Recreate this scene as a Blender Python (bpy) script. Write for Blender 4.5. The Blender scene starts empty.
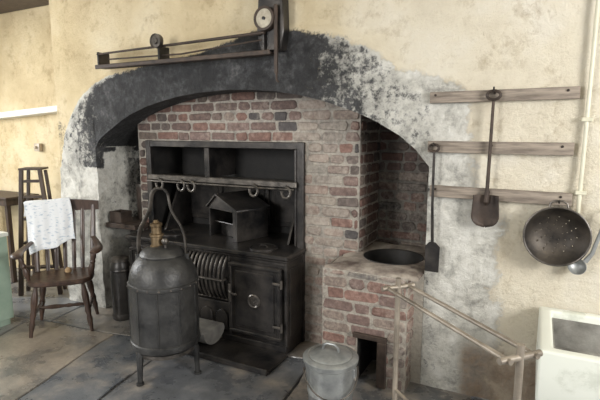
import bpy, bmesh, math, random
from mathutils import Vector, Matrix, noise
random.seed(7)
C = bpy.context.scene.collection
PI = math.pi
R = math.radians

# ------------------------------------------------------------------ helpers
class MB:
    def __init__(s, org=(0,0,0)):
        s.bm = bmesh.new(); s.org = Vector(org); s.col = s.bm.verts.layers.float_color.new('Col')
        s.cur = (1,1,1,1)
    def _v(s, p):
        v = s.bm.verts.new(p); v[s.col] = s.cur; return v
    def face(s, vs):
        try: return s.bm.faces.new(vs)
        except ValueError: return None
    def poly(s, pts):
        return s.face([s._v(p) for p in pts])
    def box(s, x0,x1,y0,y1,z0,z1, bev=0.0, rot=None, piv=None, seg=1):
        b = bmesh.new()
        vs = [b.verts.new((x,y,z)) for x in (x0,x1) for y in (y0,y1) for z in (z0,z1)]
        for f in ((0,1,3,2),(4,6,7,5),(0,4,5,1),(2,3,7,6),(0,2,6,4),(1,5,7,3)):
            b.faces.new([vs[i] for i in f])
        if bev>0: bmesh.ops.bevel(b, geom=list(b.edges), offset=bev, segments=seg, affect='EDGES', profile=0.6)
        if rot is not None:
            pv = Vector(piv) if piv else Vector(((x0+x1)/2,(y0+y1)/2,(z0+z1)/2))
            for v in b.verts: v.co = rot @ (v.co-pv) + pv
        s.merge(b)
    def merge(s, b):
        m = {}
        for v in b.verts: m[v] = s._v(v.co)
        for f in b.faces: s.face([m[v] for v in f.verts])
        b.free()
    def tube(s, pts, r, seg=10, closed=False, flat=None):
        pts = [Vector(p) for p in pts]; n = len(pts)
        rs = r if isinstance(r,(list,tuple)) else [r]*n
        T = []
        for i in range(n):
            a = pts[(i-1)%n] if (closed or i>0) else pts[i]
            c = pts[(i+1)%n] if (closed or i<n-1) else pts[i]
            T.append((c-a).normalized())
        up = Vector((0,0,1)) if abs(T[0].z)<0.9 else Vector((0,1,0))
        N = (up - T[0]*up.dot(T[0])).normalized(); rings=[]
        for i in range(n):
            N = (N - T[i]*N.dot(T[i])).normalized(); B = T[i].cross(N)
            fl = flat or (1,1)
            rings.append([s._v(pts[i]+ (N*math.cos(2*PI*k/seg)*fl[0] + B*math.sin(2*PI*k/seg)*fl[1])*rs[i]) for k in range(seg)])
        m = n if closed else n-1
        for i in range(m):
            a, b = rings[i], rings[(i+1)%n]
            for k in range(seg): s.face([a[k],a[(k+1)%seg],b[(k+1)%seg],b[k]])
        if not closed:
            s.face(rings[0][::-1]); s.face(rings[-1])
    def lathe(s, prof, c=(0,0,0), seg=32, M=None):
        c = Vector(c); rings=[]
        for (r,z) in prof:
            if r<1e-5:
                p = Vector((0,0,z)); p = (M@p if M else p)+c; rings.append([s._v(p)])
            else:
                ring=[]
                for k in range(seg):
                    p = Vector((r*math.cos(2*PI*k/seg), r*math.sin(2*PI*k/seg), z)); p = (M@p if M else p)+c
                    ring.append(s._v(p))
                rings.append(ring)
        for a,b in zip(rings, rings[1:]):
            if len(a)==1 and len(b)==1: continue
            for k in range(seg):
                j=(k+1)%seg
                if len(a)==1: s.face([a[0],b[j],b[k]])
                elif len(b)==1: s.face([a[k],a[j],b[0]])
                else: s.face([a[k],a[j],b[j],b[k]])
    def prism(s, pts, d, axis='y', bev=0.0):
        def P(p,t):
            if axis=='y': return (p[0],t,p[1])
            if axis=='x': return (t,p[0],p[1])
            return (p[0],p[1],t)
        b = bmesh.new()
        A = [b.verts.new(P(p,d[0])) for p in pts]; B=[b.verts.new(P(p,d[1])) for p in pts]
        n=len(pts); b.faces.new(A); b.faces.new(B[::-1])
        for i in range(n): b.faces.new([A[i],B[i],B[(i+1)%n],A[(i+1)%n]])
        bmesh.ops.recalc_face_normals(b, faces=list(b.faces))
        if bev>0: bmesh.ops.bevel(b, geom=list(b.edges), offset=bev, segments=1, affect='EDGES')
        s.merge(b)
    def grid(s, fn, nu, nv, colfn=None, flip=False):
        g=[]
        for i in range(nu+1):
            row=[]
            for j in range(nv+1):
                p = fn(i/nu, j/nv)
                if colfn: s.cur = colfn(p)
                row.append(s._v(p))
            g.append(row)
        for i in range(nu):
            for j in range(nv):
                q=[g[i][j],g[i+1][j],g[i+1][j+1],g[i][j+1]]
                s.face(q[::-1] if flip else q)
    def build(s, name, mat, parent=None, smooth=True, ang=35, recalc=True, thick=None):
        if recalc: bmesh.ops.recalc_face_normals(s.bm, faces=list(s.bm.faces))
        for v in s.bm.verts: v.co -= s.org
        uv = s.bm.loops.layers.uv.new('UVMap')
        s.bm.normal_update()
        for f in s.bm.faces:
            n=f.normal; ax=max(range(3), key=lambda i:abs(n[i]))
            for l in f.loops:
                p=l.vert.co+s.org
                l[uv].uv = (p.y,p.z) if ax==0 else ((p.x,p.z) if ax==1 else (p.x,p.y))
        me = bpy.data.meshes.new(name); s.bm.to_mesh(me); s.bm.free()
        if smooth:
            me.shade_smooth(); me.set_sharp_from_angle(angle=R(ang))
        me.materials.append(mat)
        o = bpy.data.objects.new(name, me); C.objects.link(o)
        if parent: o.parent = parent
        else: o.location = s.org
        if thick:
            m=o.modifiers.new('Solid','SOLIDIFY'); m.thickness=thick; m.offset=0
        return o

def thing(name, label, cat, loc=(0,0,0), rotz=0, group=None):
    o = bpy.data.objects.new(name, None); C.objects.link(o); o.empty_display_size=.1
    o.location=loc; o.rotation_euler=(0,0,rotz); o['label']=label; o['category']=cat
    if group: o['group']=group
    return o
def tag(o, label, cat, group=None):
    o['label']=label; o['category']=cat
    if group: o['group']=group
    return o
def struct(o):
    o['kind']='structure'; return o

# ------------------------------------------------------------------ materials
def newmat(name):
    m = bpy.data.materials.new(name); m.use_nodes=True
    nt=m.node_tree; return m, nt, nt.nodes, nt.links, nt.nodes['Principled BSDF']
def tex_noise(N,L,scale,detail=6,rough=.6,coord='Object',dist=0):
    tc=N.new('ShaderNodeTexCoord'); n=N.new('ShaderNodeTexNoise')
    n.inputs['Scale'].default_value=scale; n.inputs['Detail'].default_value=detail
    n.inputs['Roughness'].default_value=rough; n.inputs['Distortion'].default_value=dist
    L.new(tc.outputs[coord], n.inputs['Vector']); return n
def ramp(N,L,src,stops):
    r=N.new('ShaderNodeValToRGB'); e=r.color_ramp.elements
    while len(e)<len(stops): e.new(.5)
    for i,(p,c) in enumerate(stops):
        e[i].position=p; e[i].color=c if len(c)==4 else (*c,1)
    L.new(src, r.inputs['Fac']); return r
def mix(N,L,fac,a,b,mode='MIX'):
    m=N.new('ShaderNodeMix'); m.data_type='RGBA'; m.blend_type=mode
    for sock,val in ((0,fac),(6,a),(7,b)):
        if hasattr(val,'is_linked') or hasattr(val,'links'): L.new(val,m.inputs[sock])
        elif isinstance(val,(int,float)): m.inputs[sock].default_value=val
        else: m.inputs[sock].default_value=(*val,1) if len(val)==3 else val
    return m.outputs[2]
def math2(N,L,op,a,b):
    m=N.new('ShaderNodeMath'); m.operation=op
    for i,v in ((0,a),(1,b)):
        if isinstance(v,(int,float)): m.inputs[i].default_value=v
        else: L.new(v,m.inputs[i])
    return m.outputs[0]
def bump(N,L,P,src,strength,dist=.01):
    b=N.new('ShaderNodeBump'); b.inputs['Strength'].default_value=strength; b.inputs['Distance'].default_value=dist
    L.new(src,b.inputs['Height']); L.new(b.outputs[0],P.inputs['Normal']); return b
def simple(name, c1, c2, rough=.5, metal=0, scale=12, bmp=.3, bd=.004, lo=.3, hi=.7, rv=.15, bscale=None):
    m,nt,N,L,P=newmat(name)
    n=tex_noise(N,L,scale); r=ramp(N,L,n.outputs['Fac'],[(lo,c1),(hi,c2)])
    L.new(r.outputs[0],P.inputs['Base Color']); P.inputs['Metallic'].default_value=metal
    mr=N.new('ShaderNodeMapRange'); L.new(n.outputs['Fac'],mr.inputs[0])
    mr.inputs[3].default_value=max(.05,rough-rv); mr.inputs[4].default_value=min(1,rough+rv)
    L.new(mr.outputs[0],P.inputs['Roughness'])
    n2=tex_noise(N,L,bscale or scale*5,4,.7); bump(N,L,P,n2.outputs['Fac'],bmp,bd)
    return m
IRON   = simple('cast_iron',(.013,.013,.014),(.078,.068,.060),.36,.5,7,.6,.004,.34,.74)
IRON_D = simple('sooty_iron',(.008,.008,.008),(.034,.031,.029),.60,.3,7,.5,.003)
IRON_L = simple('rubbed_iron',(.040,.037,.034),(.18,.16,.14),.38,.65,14,.4,.002)
RUSTY  = simple('rusty_iron',(.026,.020,.017),(.085,.060,.046),.58,.4,16,.5,.003)
PAN    = simple('worn_black_pan',(.018,.016,.015),(.085,.070,.055),.5,.5,12,.4,.002)
URN    = simple('aged_grey_steel',(.022,.022,.023),(.090,.088,.084),.44,.55,7,.7,.005)
BRASS  = simple('tarnished_brass',(.13,.09,.05),(.30,.22,.13),.45,.8,14,.2,.001)
GALV   = simple('galvanised_steel',(.20,.21,.21),(.42,.43,.42),.42,.55,11,.25,.002)
def wood(name,c1,c2,rough=.5,axis=0,sc=(3,30,30)):
    m,nt,N,L,P=newmat(name)
    tc=N.new('ShaderNodeTexCoord'); mp=N.new('ShaderNodeMapping'); mp.inputs['Scale'].default_value=sc
    L.new(tc.outputs['Object'],mp.inputs[0]); n=N.new('ShaderNodeTexNoise'); n.inputs['Scale'].default_value=1.6
    n.inputs['Detail'].default_value=7; n.inputs['Roughness'].default_value=.65; L.new(mp.outputs[0],n.inputs['Vector'])
    r=ramp(N,L,n.outputs['Fac'],[(.3,c1),(.7,c2)]); L.new(r.outputs[0],P.inputs['Base Color'])
    P.inputs['Roughness'].default_value=rough; bump(N,L,P,n.outputs['Fac'],.5,.004); return m
WOOD_GREY = wood('weathered_wood',(.10,.08,.065),(.38,.32,.26),.8)
WOOD_CH   = wood('worn_elm',(.026,.016,.012),(.105,.062,.044),.30,sc=(12,12,4))
WOOD_DK   = wood('dark_oak',(.022,.015,.012),(.080,.052,.038),.5,sc=(14,14,3))
PAINTROD  = simple('worn_grey_brown_metal',(.17,.145,.115),(.40,.345,.28),.38,.30,5,.08,.001,.35,.62)
WHITE_GL  = simple('white_glaze',(.42,.44,.36),(.72,.74,.67),.3,0,4,.12,.003,.26,.46)
STONE_IN  = simple('grey_stone_basin',(.13,.125,.11),(.36,.35,.32),.7,0,9,.6,.005)
GREENP    = simple('pale_green_paint',(.28,.38,.30),(.42,.52,.42),.5,0,5,.15,.003)
CREAMP    = simple('cream_gloss_paint',(.50,.48,.37),(.66,.64,.50),.4,0,6,.15,.002)
DARKSTONE = simple('black_can_metal',(.012,.011,.011),(.05,.045,.04),.35,.3,8,.2,.002)
CONE      = simple('dry_cone',(.25,.15,.07),(.5,.36,.2),.8,0,60,.6,.003)

def plaster():
    m,nt,N,L,P=newmat('aged_limewash')
    at=N.new('ShaderNodeAttribute'); at.attribute_name='Col'
    sp=N.new('ShaderNodeSeparateColor'); L.new(at.outputs['Color'],sp.inputs[0])
    big=tex_noise(N,L,1.7,8,.62); med=tex_noise(N,L,4.5,12,.72,dist=.3); fine=tex_noise(N,L,24,10,.75); fl=tex_noise(N,L,12,12,.78)
    yel=ramp(N,L,big.outputs['Fac'],[(.32,(.50,.385,.21)),(.5,(.64,.52,.31)),(.68,(.73,.63,.43))])
    pal=ramp(N,L,big.outputs['Fac'],[(.32,(.60,.53,.41)),(.5,(.74,.675,.54)),(.68,(.80,.755,.66))])
    base=mix(N,L,at.outputs['Alpha'],yel.outputs[0],pal.outputs[0])
    nz=math2(N,L,'ADD',math2(N,L,'MULTIPLY',med.outputs['Fac'],.55),math2(N,L,'MULTIPLY',fl.outputs['Fac'],.45))
    def thr(src,amp,a,b,nzz=nz):
        s1=math2(N,L,'MULTIPLY',math2(N,L,'SUBTRACT',nzz,.5),amp); s3=math2(N,L,'ADD',s1,src)
        r=N.new('ShaderNodeMapRange'); r.interpolation_type='SMOOTHSTEP'; L.new(s3,r.inputs[0])
        r.inputs[1].default_value=a; r.inputs[2].default_value=b; return r.outputs[0]
    dirt=ramp(N,L,nz,[(.37,(.62,.56,.47)),(.48,(1,1,1))])
    base=mix(N,L,.8,base,dirt.outputs[0],'MULTIPLY')
    wv=N.new('ShaderNodeTexVoronoi'); wv.feature='DISTANCE_TO_EDGE'; wv.inputs['Scale'].default_value=1.9
    tc=N.new('ShaderNodeTexCoord'); vm=N.new('ShaderNodeMix'); vm.data_type='VECTOR'; vm.inputs[0].default_value=.22
    L.new(tc.outputs['Object'],vm.inputs[4]); L.new(med.outputs['Color'],vm.inputs[5]); L.new(vm.outputs[1],wv.inputs['Vector'])
    cr=ramp(N,L,wv.outputs['Distance'],[(.0,(.62,.53,.43)),(.007,(1,1,1))])
    crm=ramp(N,L,big.outputs['Fac'],[(.54,(0,0,0)),(.64,(.5,.5,.5))])
    wcol=ramp(N,L,nz,[(.35,(.14,.135,.13)),(.43,(.34,.33,.30)),(.50,(.58,.565,.51)),(.61,(.78,.765,.71))])
    w=thr(sp.outputs[1],1.5,.42,.54)
    c=mix(N,L,w,base,wcol.outputs[0])
    c=mix(N,L,crm.outputs[0],c,mix(N,L,1.0,c,cr.outputs[0],'MULTIPLY'))
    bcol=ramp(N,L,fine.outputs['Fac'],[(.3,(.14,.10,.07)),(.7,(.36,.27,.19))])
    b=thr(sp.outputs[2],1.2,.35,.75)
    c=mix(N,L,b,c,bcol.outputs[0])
    nz2=math2(N,L,'ADD',math2(N,L,'MULTIPLY',fine.outputs['Fac'],.5),math2(N,L,'MULTIPLY',med.outputs['Fac'],.5))
    scol=ramp(N,L,nz2,[(.38,(.009,.009,.010)),(.49,(.022,.022,.023)),(.56,(.050,.050,.052)),(.63,(.12,.118,.115)),(.71,(.28,.275,.26))])
    nz3=math2(N,L,'ADD',math2(N,L,'MULTIPLY',fine.outputs['Fac'],.4),math2(N,L,'MULTIPLY',fl.outputs['Fac'],.6))
    s=thr(sp.outputs[0],1.6,.33,.62,nz3)
    c=mix(N,L,s,c,scol.outputs[0])
    L.new(c,P.inputs['Base Color']); P.inputs['Roughness'].default_value=.78
    h=math2(N,L,'ADD',nz,math2(N,L,'MULTIPLY',fine.outputs['Fac'],.35))
    h=math2(N,L,'ADD',h,math2(N,L,'MULTIPLY',w,.08))
    bump(N,L,P,h,.9,.035)
    return m
PLASTER=plaster()

def brickmat(name):
    m,nt,N,L,P=newmat(name)
    at=N.new('ShaderNodeAttribute'); at.attribute_name='Col'
    med=tex_noise(N,L,6,10,.70); fine=tex_noise(N,L,60,6,.75); spk=tex_noise(N,L,28,8,.75)
    k=ramp(N,L,spk.outputs['Fac'],[(.32,(.58,.58,.59)),(.5,(.98,.98,.98)),(.68,(1.45,1.44,1.42))])
    c=mix(N,L,1.0,at.outputs['Color'],k.outputs[0],'MULTIPLY')
    nz=math2(N,L,'ADD',math2(N,L,'MULTIPLY',med.outputs['Fac'],.6),math2(N,L,'MULTIPLY',spk.outputs['Fac'],.7))
    s1=math2(N,L,'ADD',math2(N,L,'MULTIPLY',nz,1.2),at.outputs['Alpha'])
    r=N.new('ShaderNodeMapRange'); r.interpolation_type='SMOOTHSTEP'; L.new(s1,r.inputs[0]); r.inputs[1].default_value=.84; r.inputs[2].default_value=1.40
    r.inputs[4].default_value=.78
    wc=ramp(N,L,fine.outputs['Fac'],[(.3,(.32,.28,.235)),(.7,(.54,.495,.425))])
    c=mix(N,L,r.outputs[0],c,wc.outputs[0])
    L.new(c,P.inputs['Base Color']); P.inputs['Roughness'].default_value=.82
    bump(N,L,P,math2(N,L,'ADD',fine.outputs['Fac'],spk.outputs['Fac']),.7,.012); return m
BRICK=brickmat('old_brick')

def floormat():
    m,nt,N,L,P=newmat('worn_flagstone')
    at=N.new('ShaderNodeAttribute'); at.attribute_name='Col'
    med=tex_noise(N,L,3.6,10,.62,dist=.1); fine=tex_noise(N,L,40,5,.7); big=tex_noise(N,L,1.5,6,.6)
    k=ramp(N,L,med.outputs['Fac'],[(.32,(.58,.59,.61)),(.48,(.95,.95,.95)),(.60,(1.30,1.30,1.30)),(.72,(1.75,1.75,1.75))])
    c=mix(N,L,1.0,at.outputs['Color'],k.outputs[0],'MULTIPLY')
    nz=math2(N,L,'ADD',math2(N,L,'MULTIPLY',med.outputs['Fac'],.7),math2(N,L,'MULTIPLY',big.outputs['Fac'],.9))
    s1=math2(N,L,'ADD',nz,at.outputs['Alpha'])
    r=N.new('ShaderNodeMapRange'); r.interpolation_type='SMOOTHSTEP'; L.new(s1,r.inputs[0]); r.inputs[1].default_value=.76; r.inputs[2].default_value=1.04; r.inputs[4].default_value=.70
    br=ramp(N,L,fine.outputs['Fac'],[(.35,(.28,.225,.17)),(.65,(.42,.355,.28))])
    c=mix(N,L,r.outputs[0],c,br.outputs[0])
    L.new(c,P.inputs['Base Color'])
    mr=N.new('ShaderNodeMapRange'); L.new(med.outputs['Fac'],mr.inputs[0]); mr.inputs[1].default_value=.35; mr.inputs[2].default_value=.65
    mr.inputs[3].default_value=.20; mr.inputs[4].default_value=.42; L.new(mr.outputs[0],P.inputs['Roughness'])
    P.inputs['Specular IOR Level'].default_value=.95
    bump(N,L,P,math2(N,L,'ADD',med.outputs['Fac'],math2(N,L,'MULTIPLY',fine.outputs['Fac'],.2)),.4,.020); return m
FLAG=floormat()

def interp(tab,x):
    if x<=tab[0][0]: return tab[0][1]
    for (a,b),(c,d) in zip(tab,tab[1:]):
        if x<=c:
            t=(x-a)/(c-a); return b+(d-b)*t
    return tab[-1][1]
def sm(a,b,x):
    t=max(0,min(1,(x-a)/(b-a))); return t*t*(3-2*t)

# ------------------------------------------------------------------ room: fireplace wall
XL,XR=-3.2,-.54; XC=-3.66; HC=2.7; YB=.62
ARCH=[(-3.2,1.36),(-3.15,1.42),(-3.05,1.49),(-2.95,1.545),(-2.81,1.615),(-2.65,1.665),(-2.5,1.703),(-2.32,1.735),(-2.13,1.756),(-1.92,1.767),(-1.72,1.763),(-1.53,1.747),(-1.35,1.716),(-1.2,1.68),(-1.05,1.633),(-.95,1.595),(-.85,1.55),(-.71,1.47),(-.62,1.395),(-.54,1.30)]
SOOT=[(-3.64,1.20),(-3.58,1.45),(-3.48,1.62),(-3.36,1.75),(-3.2,1.86),(-3.0,1.93),(-2.58,1.985),(-2.12,2.03),(-1.6,2.15),(-1.15,2.10),(-.9,2.0),(-.72,1.83),(-.5,1.62)]
def arch(x): return interp(ARCH,x)+.003*noise.noise(Vector((x*8,2.2,.4)))
def wy(x,z):
    d=.010*noise.noise(Vector((x*2.2,z*2.2,3)))+.004*noise.noise(Vector((x*9,z*9,7)))
    if XC-.01<x<-.2:
        top=interp(SOOT,x); k=(1-sm(top-.02,top+.03,z)) if x<XR+.3 else 0
        k*=1-.5*sm(-1.2,-.7,x)
        d+= k*(.009*noise.noise(Vector((x*5,z*5,1)))+.008*noise.noise(Vector((x*14,z*14,5)))-.018)
        if XL<x<XR and z>interp(ARCH,x):
            j=((x+3.2+.05*noise.noise(Vector((x*2,z*4,2))))/.37)%1; h=z-interp(ARCH,x)
            if h<.26: d+=.006*(1-sm(0,.03,min(j,1-j)))*k
    return d
def wcol(p):
    x,y,z=p
    soot=0.0
    if -3.66<x<-.5 and y<.05:
        top=interp(SOOT,x); a=interp(ARCH,x) if XL<=x<=XR else 1.36
        u=(z-a)/max(.12,top-a)
        w=interp([(-3.6,.36),(-3.4,.46),(-3.15,.70),(-2.95,.92),(-2.6,1.0),(-1.7,1.05),(-1.4,.90),(-1.2,.62),(-.9,.46),(-.6,.36)],x)
        if u>-.9: soot=w*(1-sm(.80,1.12,u))
        if XL<x<-1.2 and 0<=u<.15: soot=max(soot,.70)
    if x<XL and y<.05:
        soot=max(soot if z>1.2 else 0,.40*sm(.8,1.4,z)*(1-sm(1.5,1.7,z))+.34*(1-sm(.0,.6,z)))
    white=0
    if y<.05:
        if x<-2.9:
            white=max(white,(1-sm(-.06,.05,z-interp(SOOT,x)))*.80)
        ux=sm(-1.5,-1.15,x)*(1-sm(-.42,-.08,x))
        lim=interp([(-1.7,2.12),(-1.4,2.14),(-1.1,2.10),(-.9,2.01),(-.72,1.88),(-.5,1.83),(-.1,1.75)],x)
        white=max(white,ux*(1-sm(lim-.12,lim+.06,z))*.70*(1-.45*sm(-.45,-.25,x)*sm(1.2,1.5,z)))
        white=max(white,.68*(1-sm(.05,.48,abs(x+.36)))*(1-sm(1.0,1.5,z)))
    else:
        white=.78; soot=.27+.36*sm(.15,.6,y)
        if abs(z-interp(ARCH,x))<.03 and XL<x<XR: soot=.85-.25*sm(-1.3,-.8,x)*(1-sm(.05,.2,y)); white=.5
        if x<XL-.1: white=.2; soot=0
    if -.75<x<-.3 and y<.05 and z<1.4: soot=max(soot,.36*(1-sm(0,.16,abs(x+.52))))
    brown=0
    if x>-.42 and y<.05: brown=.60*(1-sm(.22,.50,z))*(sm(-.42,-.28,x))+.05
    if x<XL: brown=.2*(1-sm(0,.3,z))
    tone=sm(-1.7,-.5,x)
    tone=max(tone,.25*noise.noise(Vector((x,z,1)))+.15)
    return (soot,white,max(0,brown),max(0,min(1,tone)))
b=MB()
def blk(x0,x1,zl,nu,nv):
    def f(u,v):
        x=x0+(x1-x0)*u; z0=zl(x); z=z0+(HC-z0)*v
        return Vector((x,wy(x,z),z))
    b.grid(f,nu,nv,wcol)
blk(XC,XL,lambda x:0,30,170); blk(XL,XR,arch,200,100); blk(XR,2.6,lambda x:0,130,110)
b.grid(lambda u,v:Vector((XL+.03*u*noise.noise(Vector((u*3,v*6,2))),wy(XL,1.36*v)*(1-u)+YB*u,1.36*v)),30,60,wcol)
b.grid(lambda u,v:Vector((XR,wy(XR,1.30*v)*(1-u)+YB*u,1.30*v)),8,20,wcol)
b.grid(lambda u,v:Vector((XL+(XR-XL)*u,wy(XL+(XR-XL)*u,arch(XL+(XR-XL)*u))*(1-v)+YB*v,arch(XL+(XR-XL)*u))),200,12,wcol)
b.grid(lambda u,v:Vector((XC,wy(XC,HC*v)*(1-u)+.9*u,HC*v)),6,30,wcol)
struct(b.build('wall_back',PLASTER,recalc=False,ang=60))

def bricks(mb, o, ud, nd, U, V, holes=(), colf=None, bw=.215, bh=.071, g=.014, pr=.007):
    """courses of bricks as shallow blocks standing proud of a mortar face"""
    o=Vector(o); ud=Vector(ud); nd=Vector(nd); zd=Vector((0,0,1))
    z=V[0]; row=0; ju=lambda a:random.uniform(-a,a)
    while z<V[1]-.01:
        z1=min(z+bh,V[1]); head=(row%3==1)
        x=U[0]-random.uniform(0,.05)-(bw/4 if row%2 else 0)
        cuts=[(h[0],h[1]) for h in holes if h[2]<z+bh*.55 and h[3]>z+bh*.45]
        while x<U[1]:
            w=bw*(random.choice([.5,.5,.52,1]) if head else random.choice([1,1,.95,.5,.75]))
            a=max(x,U[0]); c=min(x+w,U[1]); segs=[(a,c)]
            for h in cuts:
                ns=[]
                for s0,s1 in segs:
                    if s1<=h[0] or s0>=h[1]: ns.append((s0,s1)); continue
                    if s0<h[0]: ns.append((s0,h[0]))
                    if s1>h[1]: ns.append((h[1],s1))
                segs=ns
            for s0,s1 in segs:
                if s1-s0<.03: continue
                q=pr*random.uniform(.2,1.6)
                a0,a1=s0+g/2+ju(.004),s1-g/2+ju(.004); c0=z+g/2+ju(.002); c1=z1-g/2+ju(.002)
                mb.cur=colf((s0+s1)/2,(z+z1)/2)
                k=random.uniform(.006,.017); oc=[(a0+k,c0),(a1-k,c0),(a1,c0+k),(a1,c1-k),(a1-k,c1),(a0+k,c1),(a0,c1-k),(a0,c0+k)]
                oc=[(u+ju(.004),v+ju(.004)) for u,v in oc]
                back=[mb._v(o+ud*u+zd*v) for u,v in oc]
                cu,cv=(a0+a1)/2,(c0+c1)/2
                fr=[mb._v(o+ud*(u+(.005 if u<cu else -.005))+zd*(v+(.005 if v<cv else -.005))+nd*(q+ju(.002))) for u,v in oc]
                mb.face(fr)
                for i in range(8): mb.face([back[i],back[(i+1)%8],fr[(i+1)%8],fr[i]])
            x+=w
        z+=bh; row+=1
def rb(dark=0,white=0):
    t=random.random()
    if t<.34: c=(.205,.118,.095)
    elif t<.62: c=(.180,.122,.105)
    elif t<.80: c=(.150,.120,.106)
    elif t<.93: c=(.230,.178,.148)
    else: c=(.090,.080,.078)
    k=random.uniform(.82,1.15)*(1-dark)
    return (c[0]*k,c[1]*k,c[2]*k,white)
b=MB()
b.cur=(.17,.155,.135,.0)
b.poly([(XL-.02,YB,0),(XR+.05,YB,0),(XR+.05,YB,1.85),(XL-.02,YB,1.85)])
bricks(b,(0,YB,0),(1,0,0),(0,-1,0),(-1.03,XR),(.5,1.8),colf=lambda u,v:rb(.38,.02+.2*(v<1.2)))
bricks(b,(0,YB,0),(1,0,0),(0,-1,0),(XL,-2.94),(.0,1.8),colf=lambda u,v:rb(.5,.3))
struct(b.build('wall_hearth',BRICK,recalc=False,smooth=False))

def acol(p):
    x,y,z=p
    low=1-sm(1.6,1.72,z)
    return (.0,.0,.15*low,.10*(1-low))
b=MB()
b.grid(lambda u,v:Vector((-5.8+2.2*u,.37+wy(-5.8+2.2*u,HC*v),HC*v)),50,60,acol)
struct(b.build('wall_alcove',PLASTER,recalc=False))
b=MB(); b.cur=(0,0,0,.3)
b.grid(lambda u,v:Vector((-5.75+wy(u*6,v*3),-4.5+4.9*u,HC*v)),40,30)
struct(b.build('wall_left',PLASTER,recalc=False))
b=MB((-4.6,.36,1.66)); b.prism([(-5.7,1.575),(XC,1.685),(XC,1.745),(-5.7,1.635)],(.24,.38),'y',.008)
struct(b.build('trim_1',simple('white_limewash',(.62,.61,.55),(.80,.78,.72),.7,0,6,.3,.004)))
b=MB((-4.6,.1,2.6)); b.box(-5.75,XC,.05,.36,2.65,2.7,.01)
struct(b.build('trim_2',WOOD_DK))
b=MB((0,0,2.7)); b.box(-5.8,2.6,-4.5,.9,2.7,2.74)
struct(b.build('ceiling',simple('ceiling_limewash',(.6,.56,.46),(.7,.67,.58),.9,0,3,.2,.004)))

# floor flags
b=MB(); b.cur=(.022,.021,.021,-.5)
b.poly([(-5.8,-4.5,-.008),(2.6,-4.5,-.008),(2.6,.95,-.008),(-5.8,.95,-.008)])
rot=Matrix.Rotation(R(12),3,'Z')
rnd=random.Random(21)
def wrp(px,py):   # wander of the joints, shared by neighbours
    return Vector((px+.09*noise.noise(Vector((px*1.3,py*1.3,1))),py+.20*noise.noise(Vector((px*.9,py*.5,9))),0))
y=-6.0
while y<3.5:
    d=rnd.choice([.45,.60,.74,.90]); x=-8+rnd.uniform(0,.8)
    while x<5:
        w=rnd.uniform(.45,1.30)
        g=.0060
        pts=[(x+g,y+g),(x+w-g,y+g),(x+w-g,y+d-g),(x+g,y+d-g)]
        out=[]
        for i in range(4):
            p,q=pts[i],pts[(i+1)%4]
            for t in (0,.17,.34,.5,.67,.84):
                v=wrp(p[0]+(q[0]-p[0])*t,p[1]+(q[1]-p[1])*t)
                out.append((v.x+rnd.uniform(-.005,.005),v.y+rnd.uniform(-.005,.005)))
        cx=sum(o_[0] for o_ in out)/len(out); cy=sum(o_[1] for o_ in out)/len(out); wc=rot@Vector((cx,cy,0))
        if (-5.9<wc.x<2.7 and -4.5<wc.y<1.1):
            t=rnd.random(); k=rnd.uniform(.78,1.28)
            base=(.135,.140,.148) if t<.5 else ((.165,.158,.148) if t<.8 else (.095,.104,.116))
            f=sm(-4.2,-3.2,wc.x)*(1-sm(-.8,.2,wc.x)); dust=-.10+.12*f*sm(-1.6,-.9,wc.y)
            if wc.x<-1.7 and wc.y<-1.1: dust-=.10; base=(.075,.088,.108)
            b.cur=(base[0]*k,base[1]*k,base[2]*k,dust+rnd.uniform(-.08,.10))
            h=rnd.uniform(-.003,.0); tx,ty=rnd.uniform(-.005,.005),rnd.uniform(-.005,.005)
            top=[b._v(rot@Vector((px+(cx-px)*.012,py+(cy-py)*.012,min(0,h+tx*(px-cx)+ty*(py-cy))))) for px,py in out]
            low=[b._v(rot@Vector((px,py,-.008))) for px,py in out]
            b.face(top)
            n=len(out)
            for i in range(n): b.face([low[i],low[(i+1)%n],top[(i+1)%n],top[i]])
        x+=w
    y+=d
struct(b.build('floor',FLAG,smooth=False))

# ------------------------------------------------------------------ brick surround of the range
BX0,BX1,BY=-2.945,-1.02,.20
RX0,RX1,RZ=-2.82,-1.43,1.40
b=MB((-1.98,.4,0)); b.cur=(.33,.30,.26,.16)
def q4(x0,x1,z0,z1,y=BY): b.poly([(x0,y,z0),(x1,y,z0),(x1,y,z1),(x0,y,z1)])
q4(BX0,RX0,0,1.85); q4(RX1,BX1,0,1.85); q4(RX0,RX1,RZ,1.85)
b.poly([(BX1,BY,0),(BX1,YB-.01,0),(BX1,YB-.01,1.85),(BX1,BY,1.85)])
b.poly([(BX0,YB-.01,0),(BX0,BY,0),(BX0,BY,1.85),(BX0,YB-.01,1.85)])
for x in (RX0,RX1): b.poly([(x,BY,0),(x,YB-.01,0),(x,YB-.01,RZ),(x,BY,RZ)])
b.poly([(RX0,BY,RZ),(RX1,BY,RZ),(RX1,YB-.01,RZ),(RX0,YB-.01,RZ)])
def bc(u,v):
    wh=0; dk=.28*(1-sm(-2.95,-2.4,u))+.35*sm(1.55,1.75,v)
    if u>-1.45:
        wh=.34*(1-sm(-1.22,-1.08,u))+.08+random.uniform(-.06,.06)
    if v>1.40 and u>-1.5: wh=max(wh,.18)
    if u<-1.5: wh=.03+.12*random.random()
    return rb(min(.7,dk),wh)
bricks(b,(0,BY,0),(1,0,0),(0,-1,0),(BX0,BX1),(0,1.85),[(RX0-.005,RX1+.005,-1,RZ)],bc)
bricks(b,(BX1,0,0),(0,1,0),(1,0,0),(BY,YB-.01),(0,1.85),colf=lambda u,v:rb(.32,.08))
tag(b.build('brick_surround',BRICK,recalc=False,smooth=False),'red brick surround framing the black range beneath the sooty arch','brickwork')

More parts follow.
